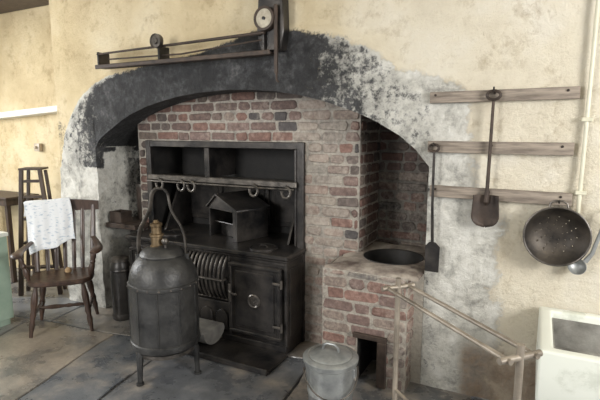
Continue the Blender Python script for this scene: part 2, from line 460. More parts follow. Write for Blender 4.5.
# ------------------------------------------------------------------ cooking range
O=(-2.12,.2,0)
rg=thing('cooking_range','black cast iron cooking range with oven doors built into the brick surround','range',O)
HZ=.69
b=MB(O)
b.box(RX0-.02,RX0+.03,.165,.21,.6,RZ+.02,.004); b.box(RX1-.03,RX1+.02,.165,.21,.0,RZ+.02,.004); b.box(RX0-.0,RX1+.0,.168,.207,RZ-.03,RZ+.018,.004)
b.box(RX0+.03,RX0+.045,.155,.19,.7,RZ-.03,.003); b.box(RX1-.045,RX1-.03,.155,.19,.7,RZ-.03,.003)
b.build('surround_frame',IRON,rg)
b=MB(O)
b.box(RX0+.01,RX1-.01,.55,.57,.3,RZ-.01)
b.box(RX0+.01,RX0+.025,.2,.55,.3,RZ-.01); b.box(RX1-.025,RX1-.01,.2,.55,.3,RZ-.01); b.box(RX0+.025,RX1-.025,.2,.55,RZ-.03,RZ-.015)
b.build('lining',IRON_D,rg)
for x0,x1 in ((RX0+.05,-2.36),(-2.34,-1.90),(-1.88,RX1-.05)):
    b=MB(O); b.box(x0,x1,.535,.55,.74,1.09,.006); b.box(x0+.04,x1-.04,.528,.536,.78,1.05,.003); b.build('back_panel',IRON,rg)
b=MB(O)
b.box(RX0+.03,RX1-.03,.156,.36,1.12,1.14,.004); b.box(RX0+.02,RX1-.02,.135,.155,1.108,1.152,.006)
b.tube([(RX0+.03,.12,1.10),(RX1-.03,.12,1.10)],.007,8)
sh=b.build('shelf',IRON_L,rg)
def curl(x,y,z,s=.035):
    pts=[(x,y,z)]
    for k in range(15):
        a=PI/2-k*PI*1.6/14; pts.append((x+s*math.cos(a)*.9+.0,y-.01,z-s-.005+s*math.sin(a)))
    return pts
for cx in (-2.66,-2.44,-2.34,-1.78,-1.52):
    b=MB(O); b.tube(curl(cx,.13,1.12,.038),.010,8); b.build('hook',IRON_L,sh)
b=MB(O); b.box(-2.25,-2.23,.2,.55,1.14,RZ-.03,.002); b.box(-2.262,-2.218,.185,.2,1.14,RZ-.03,.003); b.build('divider',IRON,rg)
for xx in (RX1-.13,RX0+.11):
    b=MB(O); b.prism([(.2,HZ),(.53,HZ),(.53,1.11),(.42,1.11)],(xx,xx+.02),'x',.002); b.build('cheek',IRON,rg)
b=MB(O)
b.box(RX0-.02,RX1+.03,-.09,.545,HZ-.03,HZ,.006); b.box(RX0-.01,RX1+.02,-.075,.19,HZ-.05,HZ-.03,.006)
hob=b.build('hob_plate',IRON,rg)
for cx,cy,r in ((-2.55,.12,.11),(-1.66,.05,.10)):
    b=MB(O); b.lathe([(0,.010),(r-.02,.010),(r-.015,.006),(r-.01,.011),(r,.010),(r,0)],(cx,cy,HZ),32)
    b.tube([(cx-.03,cy,HZ+.010),(cx-.02,cy,HZ+.022),(cx+.02,cy,HZ+.022),(cx+.03,cy,HZ+.010)],.004,6); b.build('hob_lid',IRON,hob)
FY=-.05
b=MB(O)
b.box(-1.885,RX1+.01,FY,.2,.05,HZ-.05,.004); b.box(RX0,-2.33,FY,.2,.05,HZ-.05,.004)
b.box(-2.33,-1.885,.14,.2,.05,HZ-.05,.002)
b.box(-1.885,-1.873,FY-.012,FY,.06,HZ-.05,.003); b.box(RX1-.005,RX1+.012,FY-.012,FY,.06,HZ-.05,.003)
b.box(-1.873,RX1-.005,FY-.010,FY,HZ-.075,HZ-.05,.003)
b.box(RX0,RX1+.01,FY-.02,.19,.0,.06,.005)
b.box(RX1+.008,RX1+.016,FY+.03,.17,.12,HZ-.1,.003)
b.build('body',IRON,rg)
def oven_door(x0,x1,z0,z1):
    b=MB(O); y=FY
    b.box(x0,x1,y-.03,y-.002,z0,z1,.006)
    t=.024
    b.box(x0,x1,y-.044,y-.03,z1-t,z1,.005); b.box(x0,x1,y-.044,y-.03,z0,z0+t,.005)
    b.box(x0,x0+t,y-.044,y-.03,z0+t,z1-t,.005); b.box(x1-t,x1,y-.044,y-.03,z0+t,z1-t,.005)
    b.box(x0+.050,x1-.050,y-.038,y-.03,z0+.050,z1-.050,.005)
    cx,cz=(x0+x1)/2,(z0+z1)/2
    d=b.build('oven_door',IRON,rg)
    M=Matrix.Rotation(R(90),3,'X')
    b=MB(O); b.lathe([(.050,.03),(.050,.042),(.042,.048),(.034,.042),(.020,.044),(.016,.054),(0,.058)],(cx,y,cz),28,M); b.build('boss',IRON_L,d)
    for zz in (z0+.10,z1-.10):
        b=MB(O); b.box(x1-.055,x1+.012,y-.052,y-.040,zz-.009,zz+.009,.004); b.tube([(x1+.012,y-.045,zz-.028),(x1+.012,y-.045,zz+.028)],.009,10); b.build('hinge',IRON_L,d)
    b=MB(O); b.box(x0+.005,x0+.025,y-.060,y-.04,cz-.03,cz+.10,.004)
    b.tube([(x0+.015,y-.055,cz+.05),(x0+.04,y-.068,cz+.045),(x0+.065,y-.070,cz+.035),(x0+.08,y-.068,cz+.040)],[.007,.006,.006,.009],8); b.build('latch',IRON_L,d)
oven_door(-1.862,-1.452,.10,.60); oven_door(-2.80,-2.35,.10,.60)
b=MB(O)
for i in range(12):
    x=-2.305+i*.0365
    pts=[(x,FY+.02-.075*math.sin(PI*t/12)**.7 if t else FY+.02,.630-.33*t/12) for t in range(13)]
    b.tube(pts,.0075,8)
for z in (.630,.465,.300):
    yy=FY+.02 if z!=.465 else FY-.062
    b.tube([(-2.33,FY+.02,z),(-2.31,yy,z),(-1.905,yy,z),(-1.885,FY+.02,z)],.010,8)
b.build('fire_grate',IRON_L,rg)
b=MB(O)
b.box(-2.33,-1.885,FY+.0,FY+.02,.06,.285,.004)
for i in range(3):
    x=-2.27+i*.135
    pts=[(x,.09),(x+.10,.09),(x+.10,.18)]+[(x+.05+.05*math.cos(a*PI/8),.18+.05*math.sin(a*PI/8)) for a in range(1,8)]+[(x,.18)]
    b.prism(pts,(FY-.015,FY+.002),'y',.003)
b.build('ash_door',IRON,rg)
b=MB(O); b.box(-2.34,-1.40,-.34,FY-.025,.0,.022,.005); b.box(-2.34,-1.40,-.355,-.340,.0,.04,.005); b.build('hearth_plate',IRON,rg)
b=MB(O)
b.prism([(-.30,.14)]+[(-.18+.12*math.cos(PI+PI*k/10),.14+.11*math.sin(PI+PI*k/10)) for k in range(1,10)]+[(-.075,.14)],(-2.29,-1.92),'x',.003)
b.build('ash_pan',simple('ashy_iron',(.09,.085,.08),(.22,.21,.19),.7,.2,10,.4,.003),rg)

O2=(-2.03,.29,HZ+.001)
hd=thing('gabled_iron_hood','small black gabled iron hood with open front standing on the range hob','hood',O2,R(-18))
b=MB(); x0,x1=-.175,.175; y0,y1=-.15,.15; zt=.235
for xx in (x0,x1-.012): b.box(xx,xx+.012,y0,y1,0,zt,.002)
b.box(x0+.012,x1-.012,y1-.012,y1,0,zt,.002)
b.box(x1-.05,x1-.012,y0,y0+.012,0,zt,.002); b.box(x0+.012,x1-.05,y0,y0+.012,zt-.02,zt,.002)
xm=-.07; zr=zt+.085
b.prism([(x0,zt),(x1,zt),(xm,zr)],(y1-.012,y1),'y',.001); b.prism([(x0,zt),(x1,zt),(xm,zr)],(y0,y0+.012),'y',.001)
b.build('casing',IRON,hd)
b=MB(); b.prism([(x0-.02,zt-.014),(x0-.018,zt+.002),(xm,zr+.018),(x1+.018,zt+.002),(x1+.02,zt-.014),(xm,zr+.002)],(y0-.015,y1+.01),'y',.001)
b.build('roof',IRON,hd)
b=MB(); b.box(x0+.03,x1-.06,-.06,-.045,0,.10,.003); b.tube([(x0+.012,-.10,.11),(x1-.012,-.10,.11)],.007,8); b.build('inner_plate',IRON,hd)

# niche ledge left of the range and what stands there
b=MB((-3.02,.25,.72)); b.box(XL+.018,BX0-.012,.02,.60,.70,.74,.006); b.box(BX0-.012,RX0-.03,.02,.18,.70,.74,.006)
tag(b.build('iron_ledge',RUSTY),'rusty iron ledge bridging the narrow niche left of the range','ledge')
b=MB((-3.10,.12,.74)); 
def hollow(mb,x0,x1,y0,y1,z0,z1,t=.008):
    mb.box(x0,x1,y0,y0+t,z0,z1,.001); mb.box(x0,x1,y1-t,y1,z0,z1,.001)
    mb.box(x0,x0+t,y0+t,y1-t,z0,z1,.001); mb.box(x1-t,x1,y0+t,y1-t,z0,z1,.001); mb.box(x0+t,x1-t,y0+t,y1-t,z0,z0+t,.001)
hollow(b,-3.16,-3.03,.05,.17,.74,.83)
tag(b.build('small_box',RUSTY),'small brown open box at the outer end of the niche ledge','box')
cn=thing('tall_canister','tall narrow dark canister standing on the niche ledge beside the bricks','canister',(-3.02,.30,.74))
b=MB((-3.02,.30,.74)); b.lathe([(0,.74),(.055,.74),(.058,.745),(.058,1.03),(.054,1.04),(.03,1.05),(0,1.05)],(-3.02,.30,0),24); b.build('body',RUSTY,cn)
b=MB((-3.02,.30,.74)); b.lathe([(.060,1.02),(.062,1.03),(.060,1.045),(.02,1.055),(.012,1.075),(0,1.078)],(-3.02,.30,0),24); b.build('lid',IRON_L,cn)
def jar(x,y,h,r,label):
    t=thing('metal_canister',label,'canister',(x,y,0),0)
    b=MB(); b.lathe([(0,0),(r*.95,0),(r,.01),(r,h*.80),(r*.93,h*.86),(r*.80,h*.90),(r*.80,h*.93),(0,h*.93)],seg=28); b.build('body',DARKSTONE,t)
    b=MB(); b.lathe([(r*.86,h*.915),(r*.88,h*.96),(r*.6,h*.985),(r*.2,h),(0,h)],seg=24); b.build('lid',IRON_L,t)
    for pr in ([(r*1.005,h*.76),(r*1.05,h*.78),(r*1.005,h*.80)],[(r*1.005,.02),(r*1.05,.035),(r*1.005,.05)]):
        b=MB(); b.lathe(pr,seg=28); b.build('band',IRON,t)
jar(-2.91,-.09,.52,.078,'tall black cylindrical canister standing on the floor below the niche ledge')
jar(-3.08,.20,.36,.08,'shorter dark canister tucked deep in the niche behind the tall one')

# ------------------------------------------------------------------ urn on three legs
U=(-1.99,-.58,0)
un=thing('water_urn','dark grey metal urn with tall loop handle on three legs before the range','urn',U)
b=MB()
b.lathe([(0,.185),(.165,.185),(.192,.192),(.203,.205),(.209,.208),(.211,.225),(.209,.243),(.203,.248),(.203,.40),(.203,.575),(.208,.578),(.210,.590),(.208,.602),(.202,.606),(.199,.635),(.190,.67),(.173,.708),(.150,.738),(.128,.758),(.112,.765)],seg=64)
ub=b.build('body',URN,un,ang=30)
for k in range(10):
    a=2*PI*(k+.4)/10; b=MB(); r_=.2035
    b.tube([(r_*math.cos(a),r_*math.sin(a),z) for z in (.25,.40,.575)],.0045,6); b.build('seam',URN,ub)
for k in range(20):
    a=2*PI*k/20
    M=Matrix.Rotation(a,3,'Z')@Matrix.Rotation(R(90),3,'Y')
    b=MB(); b.lathe([(.007,.0),(.006,.003),(0,.005)],(.2095*math.cos(a),.2095*math.sin(a),.590),8,M); b.build('rivet',IRON_L,ub)
b=MB(); b.lathe([(.130,.752),(.134,.762),(.126,.778),(.105,.796),(.075,.810),(.04,.818),(0,.819)],seg=40); b.build('lid',URN,un)
b=MB(); b.lathe([(.045,.806),(.040,.816),(.034,.82),(.034,.87),(.042,.875),(.042,.885),(.030,.89),(.030,.93),(.036,.935),(.036,.95),(.02,.955),(.012,.97),(0,.972)],(-.02,-.02,0),24); b.build('valve_neck',BRASS,un)
b=MB(); b.tube([(.055,-.03,.795),(.055,-.03,.83)],.008,8); b.lathe([(0,-.022),(.012,-.018),(.021,-.006),(.022,.004),(.014,.018),(0,.022)],(.055,-.03,.85),16); b.build('safety_ball',IRON_L,un)
hdirection=Vector((.88,.47,0)).normalized()
def smooth(pts,n=4):
    out=[]
    for i in range(len(pts)-1):
        p0=pts[max(0,i-1)];p1=pts[i];p2=pts[i+1];p3=pts[min(len(pts)-1,i+2)]
        for k in range(n):
            t=k/n; out.append(tuple(.5*((2*b_)+(-a+c)*t+(2*a-5*b_+4*c-d)*t*t+(-a+3*b_-3*c+d)*t**3) for a,b_,c,d in zip(p0,p1,p2,p3)))
    out.append(pts[-1]); return out
hl=[(-.138,.735),(-.140,.80),(-.136,.865),(-.120,.925),(-.092,.975),(-.066,1.025),(-.054,1.08),(-.046,1.125),(-.026,1.152)]
hp=smooth(hl+[(0,1.157)]+[(-u,z) for u,z in hl[::-1]])
b=MB(); b.tube([hdirection*u+Vector((0,0,z)) for u,z in hp],.0130,8,flat=(1.3,.6)); b.build('handle',IRON_L,un)
for s in (-1,1):
    b=MB(); p=hdirection*.143*s; b.tube([p+Vector((0,0,.725)),p+Vector((0,0,.765))],.020,8); b.build('handle_lug',URN,un)
for k in range(3):
    a=R(20+120*k); d=Vector((math.cos(a),math.sin(a),0))
    b=MB(); b.tube([d*.165+Vector((0,0,.22)),d*.190+Vector((0,0,.17)),d*.194+Vector((0,0,.08)),d*.196+Vector((0,0,.012))],[.024,.022,.017,.015],8)
    b.lathe([(0,0),(.023,0),(.023,.012),(0,.016)],d*.197,12); b.build('leg',URN,un)
b=MB(); b.lathe([(.172,.165),(.185,.165),(.185,.188),(.172,.188)],seg=40); b.build('base_ring',IRON_L,un)

# ------------------------------------------------------------------ windsor chair
CL=(-3.19,-.40,0); CR=R(44); CSX,CSY,CSZ=.92,.88,.93
ch=thing('windsor_chair','dark wooden slat back armchair with turned legs beside the left pier','chair',CL,CR); ch.scale=(CSX,CSY,CSZ)
b=MB()
out=[]
for k in range(40):
    a=2*PI*k/40; c,s_=math.cos(a),math.sin(a)
    e=.62; out.append((.245*math.copysign(abs(c)**e,c)*(1+.08*(-s_)),.215*math.copysign(abs(s_)**e,s_)))
b.prism(out,(.40,.44),'z',.010); b.build('seat',WOOD_CH,ch)
def turned(p,q,r0=.014,r1=.022):
    p,q=Vector(p),Vector(q); n=12
    prof=[.8,.9,1.2,1.5,1.55,1.35,1.0,1.45,1.0,1.3,1.1,.85,.8]
    return [p+(q-p)*i/n for i in range(n+1)],[r0*v for v in prof]
for sx in (-1,1):
    for sy in (-1,1):
        p,r=turned((.17*sx,.14*sy,.405),(.225*sx,.195*sy,.0),.0175); b=MB(); b.tube(p,r,12); b.build('leg',WOOD_CH,ch)
for p,q in (((-.20,-.17,.17),(-.20,.17,.17)),((.20,-.17,.17),(.20,.17,.17)),((-.20,0,.17),(.20,0,.17))):
    p,r=turned(p,q,.012); b=MB(); b.tube(p,r,10); b.build('stretcher',WOOD_CH,ch)
def backpt(x,t):
    return Vector((x*(1+.10*t), .165+.14*t-.25*x*x*4*.12, .435+.53*t))
xs=[-.215,-.135,-.068,0,.068,.135,.215]
for i,x in enumerate(xs):
    post=i in (0,6)
    b=MB(); b.tube([backpt(x,t/8) for t in range(9)],[(.021 if post else .016)*(1+.15*math.sin(PI*t/8)) for t in range(9)],10,flat=(1,.9) if post else (.4,1.0)); b.build('back_post' if post else 'back_slat',WOOD_CH,ch)
b=MB()
P=[backpt(-.255+.51*k/12,1.0) for k in range(13)]
up=Vector((0,.12,1)).normalized()
secs=[]
for k,p in enumerate(P):
    hgt=.036+.022*math.sin(PI*k/12)
    secs.append([p+Vector((0,-.014,-.040)),p+Vector((0,.014,-.040)),p+Vector((0,.016,0))+up*hgt,p+Vector((0,-.012,0))+up*hgt])
vv=[[b._v(q) for q in s] for s in secs]
for a,c in zip(vv,vv[1:]):
    for k in range(4): b.face([a[k],a[(k+1)%4],c[(k+1)%4],c[k]])
b.face(vv[0]); b.face(vv[-1][::-1]); b.build('crest_rail',WOOD_CH,ch)
for s in (-1,1):
    b=MB(); b.tube(smooth([tuple(backpt(.215*s,.50)),(.268*s,.10,.672),(.292*s,-.02,.655),(.290*s,-.13,.655),(.268*s,-.19,.645)],3),[.017,.019,.021,.023,.025,.028,.031,.033,.035,.036,.035,.031,.024],10,flat=(.5,1.2)); b.build('arm',WOOD_CH,ch)
    p,r=turned((.222*s,-.10,.43),(.276*s,-.12,.65),.016); b=MB(); b.tube(p,r,12); b.build('arm_support',WOOD_CH,ch)
b=MB(); b.lathe([(0,0),(.018,.003),(.026,.015),(.022,.032),(.010,.045),(0,.048)],seg=14)
cone=tag(b.build('dried_cone',CONE),'small tan dried cone lying on the chair seat','cone')
cone.location=Matrix.Rotation(CR,4,'Z')@Vector((.04,.02,.4405*CSZ))+Vector(CL)
m,nt,N,L,P_=newmat('printed_cloth')
tc=N.new('ShaderNodeTexCoord'); mp=N.new('ShaderNodeMapping'); mp.inputs['Scale'].default_value=(30,1,70); L.new(tc.outputs['Object'],mp.inputs[0])
n=N.new('ShaderNodeTexNoise'); n.inputs['Scale'].default_value=1.0; n.inputs['Detail'].default_value=2; L.new(mp.outputs[0],n.inputs['Vector'])
r=ramp(N,L,n.outputs['Fac'],[(.56,(.76,.78,.80)),(.68,(.46,.53,.61))]); L.new(r.outputs[0],P_.inputs['Base Color']); P_.inputs['Roughness'].default_value=.9
CLOTH=m
b=MB()
def clothpt(u,v):
    x=-.300+.330*u
    t=v*.54-.09
    xc=max(-.25,min(.24,x))
    if t<0: p=backpt(xc,1.0)+Vector((0,.034,.064+t*1.6+.0)); p.z=min(p.z,1.045)
    else:
        p=backpt(xc,1.0-t*.78/.53*1.0); p+=Vector((0,-.036,.066-.045*min(1,t*6)))
    p.x=x*1.08; p.y+=(.014*math.sin(u*13+v*3)+.008*math.sin(u*29))*v-.02*v; p.x+=.012*math.sin(v*5)+.075*v; p.z+=.06*u*v-.05*v*(1-u)+.012*math.sin(u*9)*v
    return p
b.grid(clothpt,34,44)
cl=tag(b.build('printed_cloth',CLOTH,thick=.003,ang=80),'white cloth with faint blue print draped over the chair back','cloth')
cl.location=CL; cl.rotation_euler=(0,0,CR); cl.scale=(CSX,CSY,CSZ)

# tall tapered wooden steps behind the chair
S=(-4.06,.03,0)
st=thing('wooden_stepladder','tall narrow tapered brown wooden steps standing behind the armchair','stepladder',S,R(35))
for s in (-1,1):
    b=MB(); b.prism([(.060*s,1.16),(.092*s,1.16),(.190*s,0),(.152*s,0)],(-.12,-.09),'y',.003); b.build('rail',WOOD_DK,st)
    b=MB(); b.prism([(.060*s,1.14),(.085*s,1.14),(.18*s,0),(.148*s,0)],(.02,.045),'y',.003); b.build('rear_leg',WOOD_DK,st)
b=MB(); b.box(-.096,.096,-.125,.05,1.15,1.168,.004); b.build('top_board',WOOD_DK,st)
for z in (.25,.48,.70,.90,1.04):
    w=.058+.09*(1.15-z)/1.15; b=MB(); b.box(-w,w,-.12,-.06,z,z+.022,.003); b.build('tread',WOOD_DK,st)
S=(-4.9,.17,0); t=thing('dark_side_table','dark brown wooden side table in the left alcove','table',S)
b=MB(S); b.box(-5.30,-4.50,.0,.34,.84,.86,.005); b.build('top',WOOD_DK,t)
b=MB(S); b.box(-5.25,-4.55,.03,.31,.77,.84,.003); b.build('apron',WOOD_DK,t)
for x in (-5.24,-4.60):
    for y_ in (.04,.26): b=MB(S); b.box(x,x+.04,y_,y_+.04,0,.77,.003); b.build('leg',WOOD_DK,t)
S=(-3.85,-.78,0); t=thing('green_cabinet','pale green painted cabinet cut off at the left edge','cabinet',S)
b=MB(S); b.box(-4.15,-3.58,-.97,-.56,.05,.70,.003); b.box(-4.13,-3.60,-.95,-.58,.0,.05); b.build('body',GREENP,t)
b=MB(S); b.box(-4.16,-3.57,-.98,-.55,.70,.73,.004); b.build('top',WHITE_GL,t)
b=MB(S); b.box(-4.12,-3.62,-.985,-.97,.09,.66,.004); d=b.build('door',GREENP,t)
b=MB(S); b.lathe([(0,.03),(.014,.028),(.016,.018),(.008,.01),(.008,0)],(-3.68,-.985,.42),14,Matrix.Rotation(R(90),3,'X')); b.build('knob',BRASS,d)
b=MB((-4.45,.35,1.33)); b.box(-4.50,-4.42,.325,.365,1.29,1.37,.006,seg=2); b.lathe([(0,.05),(.012,.048),(.014,.03)],(-4.46,.35,1.33),12,Matrix.Rotation(R(90),3,'X'))
tag(b.build('wall_switch',simple('aged_bakelite',(.30,.24,.17),(.46,.39,.30),.4,0,8,.1,.001)),'small square pale brown switch box on the alcove wall','switch')

# ------------------------------------------------------------------ brick copper (wash boiler) in right niche
O3=(-.85,.2,0)
cp=thing('brick_copper','brick wash copper with a sunken iron basin filling the right niche','boiler',O3)
SX0,SX1,SY,SZ=-1.12,-.60,-.15,.68
HX0,HX1,HZ2=-.89,-.74,.29
b=MB(O3); b.cur=(.34,.305,.26,.18)
def qq(x0,x1,z0,z1): b.poly([(x0,SY,z0),(x1,SY,z0),(x1,SY,z1),(x0,SY,z1)])
qq(SX0,HX0,0,SZ); qq(HX1,SX1,0,SZ); qq(HX0,HX1,HZ2,SZ)
b.poly([(SX1,SY,0),(SX1,.02,0),(SX1,.02,SZ),(SX1,SY,SZ)])
b.poly([(SX0,BY,0),(SX0,SY,0),(SX0,SY,SZ),(SX0,BY,SZ)])
b.cur=(.45,.42,.36,.5)
b.poly([(SX1,-.012,0),(XR-.001,-.012,0),(XR-.001,-.012,SZ),(SX1,-.012,SZ)])
b.cur=(.02,.018,.016,-.5)
for x in (HX0,HX1): b.poly([(x,SY,0),(x,.15,0),(x,.15,HZ2),(x,SY,HZ2)])
b.poly([(HX0,SY,HZ2),(HX1,SY,HZ2),(HX1,.15,HZ2),(HX0,.15,HZ2)]); b.poly([(HX0,.15,0),(HX1,.15,0),(HX1,.15,HZ2),(HX0,.15,HZ2)])
cc=lambda u,v:rb(-.08,.02+.16*random.random()+.18*sm(.56,.66,v)+.12*sm(-.85,-.65,u))
bricks(b,(0,SY,0),(1,0,0),(0,-1,0),(SX0,SX1),(0,SZ),[(HX0,HX1,-1,HZ2)],cc)
bricks(b,(SX1,0,0),(0,1,0),(1,0,0),(SY,-.012),(0,SZ),colf=lambda u,v:rb(0,.25),bw=.2)
bricks(b,(SX0,0,0),(0,-1,0),(-1,0,0),(-BY,-SY),(0,SZ),colf=lambda u,v:rb(0,.1))
b.build('brickwork',BRICK,cp,recalc=False,smooth=False)
b=MB(O3); cx,cy,rr=-.79,.225,.190
rect=(SX0+.004,XR-.006,SY+.004,YB-.015)
angs=sorted([2*PI*k/96 for k in range(96)]+[math.atan2(yy-cy,xx-cx)%(2*PI) for xx in rect[:2] for yy in rect[2:]])
TZ=.700
rr_=[[] for _ in range(6)]
for a in angs:
    c,s_=math.cos(a),math.sin(a)
    tt=min([(rect[1]-cx)/c if c>1e-6 else 9,(rect[0]-cx)/c if c<-1e-6 else 9,(rect[3]-cy)/s_ if s_>1e-6 else 9,(rect[2]-cy)/s_ if s_<-1e-6 else 9])
    def P3(r_,zz,am=.010):
        q=Vector((cx+c*r_,cy+s_*r_,0)); return b._v((q.x,q.y,zz+am*noise.noise(Vector((q.x*14,q.y*14,2)))))
    jj=.014*noise.noise(Vector((c*9,s_*9,4)))
    rr_[0].append(b._v((cx+c*tt,cy+s_*tt,SZ-.006)))
    rr_[1].append(P3(tt-.012+jj,TZ-.014))
    rr_[2].append(P3(tt*.7+rr*.3,TZ-.002,.014)); rr_[3].append(P3(tt*.35+rr*.65,TZ,.012)); rr_[4].append(P3(rr,TZ-.005,.002))
    rr_[5].append(b._v((cx+c*rr,cy+s_*rr,SZ-.1)))
n=len(angs)
for i in range(n):
    j=(i+1)%n
    for q in range(5): b.face([rr_[q][i],rr_[q][j],rr_[q+1][j],rr_[q+1][i]])
b.build('rendered_top',simple('cement_render',(.095,.068,.056),(.40,.35,.295),.85,0,6,.9,.014,.38,.62),cp,ang=50)
b=MB(O3); b.lathe([(.192,TZ-.006),(.190,TZ-.001),(.182,TZ-.004),(.175,TZ-.02),(.168,TZ-.12),(.12,TZ-.22),(0,TZ-.25)],(cx,cy,0),40); b.build('basin',IRON_D,cp)
b=MB(O3); b.box(HX1-.02,HX1+.035,SY-.035,SY-.012,.01,HZ2,.004); b.box(HX0-.02,HX1+.035,SY-.035,SY-.012,HZ2,HZ2+.03,.004); b.build('fire_frame',RUSTY,cp)

# ------------------------------------------------------------------ lidded bucket
t=thing('lidded_bucket','galvanised metal bucket with domed lid standing before the brick copper','bucket',(-.90,-.53,0))
b=MB(); b.lathe([(0,.012),(.10,.012),(.105,0),(.109,.0),(.110,.02),(.120,.14),(.1235,.145),(.1215,.152),(.134,.30),(.139,.305),(.139,.315),(.131,.318),(.10,.03),(0,.02)],seg=44); b.build('body',GALV,t)
b=MB(); b.lathe([(.144,.312),(.146,.330),(.140,.336),(.120,.343),(.112,.340),(.105,.347),(.06,.362),(0,.368)],seg=44); lid=b.build('lid',GALV,t)
b=MB(); b.tube([(-.045,0,.362),(-.040,0,.385),(-.02,0,.397),(.02,0,.397),(.040,0,.385),(.045,0,.362)],.007,8); b.build('lid_handle',GALV,lid)
for s in (-1,1):
    b=MB(); b.box(.128*s-.006,.128*s+.012*s,-.018,.018,.245,.295,.003); b.build('ear',GALV,t)
b=MB(); b.tube([(.142*math.cos(PI*k/16),-.16*math.sin(PI*k/16)*.98,.27-.10*math.sin(PI*k/16)) for k in range(17)],.0045,8)
b.build('bail_handle',IRON_L,t).rotation_euler=(0,0,R(30))

# ------------------------------------------------------------------ rack
A=Vector((-.563,-.50,.75)); B_=Vector((-.01,-1.01,.75)); dr=(B_-A).normalized(); pp=Vector((-dr.y,dr.x,0))
if pp.x<0: pp=-pp
Ar=(A+B_)/2; Ar.z=0
rk=thing('towel_rack','worn grey brown metal rack with two parallel rails in the right foreground','rack',Ar)
for s in (-1,1):
    b=MB(Ar); o=pp*.058*s; b.tube([A+o-dr*.02,B_+o+dr*.02],.0098,14); b.build('rail',PAINTROD,rk)
for E in (A,B_):
    b=MB(Ar); z0=Vector((E.x,E.y,0)); b.tube([z0+Vector((0,0,.02)),E+Vector((0,0,.045))],.0130,14); b.build('post',PAINTROD,rk)
    b=MB(Ar); b.tube([E-pp*.088,E+pp*.088],.0120,14)
    b.build('cross_piece',PAINTROD,rk)
    b=MB(Ar); b.tube([z0-pp*.16+Vector((0,0,.012)),z0+Vector((0,0,.03)),z0+pp*.16+Vector((0,0,.012))],.012,10); b.build('foot',PAINTROD,rk)
b=MB(Ar); b.tube([Vector((A.x,A.y,.22)),Vector((B_.x,B_.y,.22))],.008,8); b.build('lower_rail',PAINTROD,rk)

# ------------------------------------------------------------------ sink
O4=(.55,-.3,0)
sk=thing('stone_sink','white fireclay trough sink with grey worn inside against the wall','sink',O4)
x0,x1,y0,y1,z0,z1=.055,1.0,-.59,-.03,.37,.605; t_=.055
b=MB(O4)
oo=[(x0,y0),(x1,y0),(x1,y1),(x0,y1)]; ii=[(x0+t_,y0+t_),(x1-t_,y0+t_),(x1-t_,y1-t_),(x0+t_,y1-t_)]
lo=[b._v((x,y,z0)) for x,y in oo]; to=[b._v((x,y,z1)) for x,y in oo]; ti=[b._v((x,y,z1)) for x,y in ii]; bi=[b._v((x,y,z0+.05)) for x,y in ii]
for i in range(4):
    j=(i+1)%4
    b.face([lo[i],lo[j],to[j],to[i]]); b.face([to[i],to[j],ti[j],ti[i]]); b.face([ti[i],ti[j],bi[j],bi[i]])
b.face(lo[::-1]); b.face(bi)
bmesh.ops.recalc_face_normals(b.bm,faces=list(b.bm.faces))
bmesh.ops.bevel(b.bm,geom=list(b.bm.edges),offset=.012,segments=3,affect='EDGES',profile=.5)
b.build('trough',WHITE_GL,sk,ang=60)
# stained lining: a thin open tray inside the trough
b=MB(O4); a0,a1,c0,c1=x0+t_+.002,x1-t_-.002,y0+t_+.002,y1-t_-.002; zb,zt_=z0+.053,z1-.035; q=.006
b.box(a0,a1,c0,c1,zb,zb+q); b.box(a0,a0+q,c0,c1,zb+q,zt_); b.box(a1-q,a1,c0,c1,zb+q,zt_); b.box(a0+q,a1-q,c0,c0+q,zb+q,zt_); b.box(a0+q,a1-q,c1-q,c1,zb+q,zt_)
b.build('lining',STONE_IN,sk)
for xa in (.14,.80):
    b=MB((.55,-.3,0)); b.cur=(.2,.16,.12,.1); b.box(xa,xa+.11,-.50,-.05,0,z0)
    bricks(b,(0,-.50,0),(1,0,0),(0,-1,0),(xa,xa+.11),(0,z0),colf=lambda u,v:rb(.2,.2),bw=.11)
    bricks(b,(xa,0,0),(0,-1,0),(-1,0,0),(.05,.50),(0,z0),colf=lambda u,v:rb(.2,.2))
    b.build('brick_pier',BRICK,sk,recalc=False,smooth=False)

# ------------------------------------------------------------------ tool rails and tools
labs=['top weathered wooden rail on the right wall','middle weathered wooden rail on the right wall','bottom weathered wooden rail above the round colander']
for i,(z,xa,xb,h,tl) in enumerate(((1.675,-.545,.155,.058,-.3),(1.410,-.545,.15,.062,.2),(1.165,-.525,.16,.062,.5))):
    xm=(xa+xb)/2; b=MB((xm,-.02,z))
    def rf(x): return .004*noise.noise(Vector((x*7,i*3.1,0)))
    pts=[(xa+(xb-xa)*k/14,z-h/2+rf(k)) for k in range(15)]+[(xb-(xb-xa)*k/14,z+h/2+rf(k+30)) for k in range(15)]
    b.prism(pts,(-.038,-.008),'y',.002)
    o=tag(b.build('tool_rail',WOOD_GREY,ang=30),labs[i],'rail','wooden tool rails on the wall'); o.rotation_euler=(0,R(tl),0)
    for xx in (xa+.03,-.22,xb-.05):
        b=MB((xm,-.02,z)); b.lathe([(0,.0445),(.006,.043),(.007,.038)],(xx,0,z+.012),8,Matrix.Rotation(R(90),3,'X')); b.build('nail',RUSTY,o)
O5=(-.222,-.07,1.65)
t=thing('fire_shovel','long rusty iron shovel with scoop blade hanging from top rail','shovel',O5)
b=MB(O5); b.tube([(-.222,-.06,1.645),(-.224,-.062,1.42),(-.228,-.055,1.16)],[.0075,.0085,.010],10); b.build('shaft',RUSTY,t)
b=MB(O5); b.tube([(-.222+.032*math.cos(a),-.06,1.675+.022*math.sin(a)) for a in [2*PI*k/20 for k in range(20)]],.0075,8,closed=True); b.build('hanging_ring',RUSTY,t)
b=MB(O5)
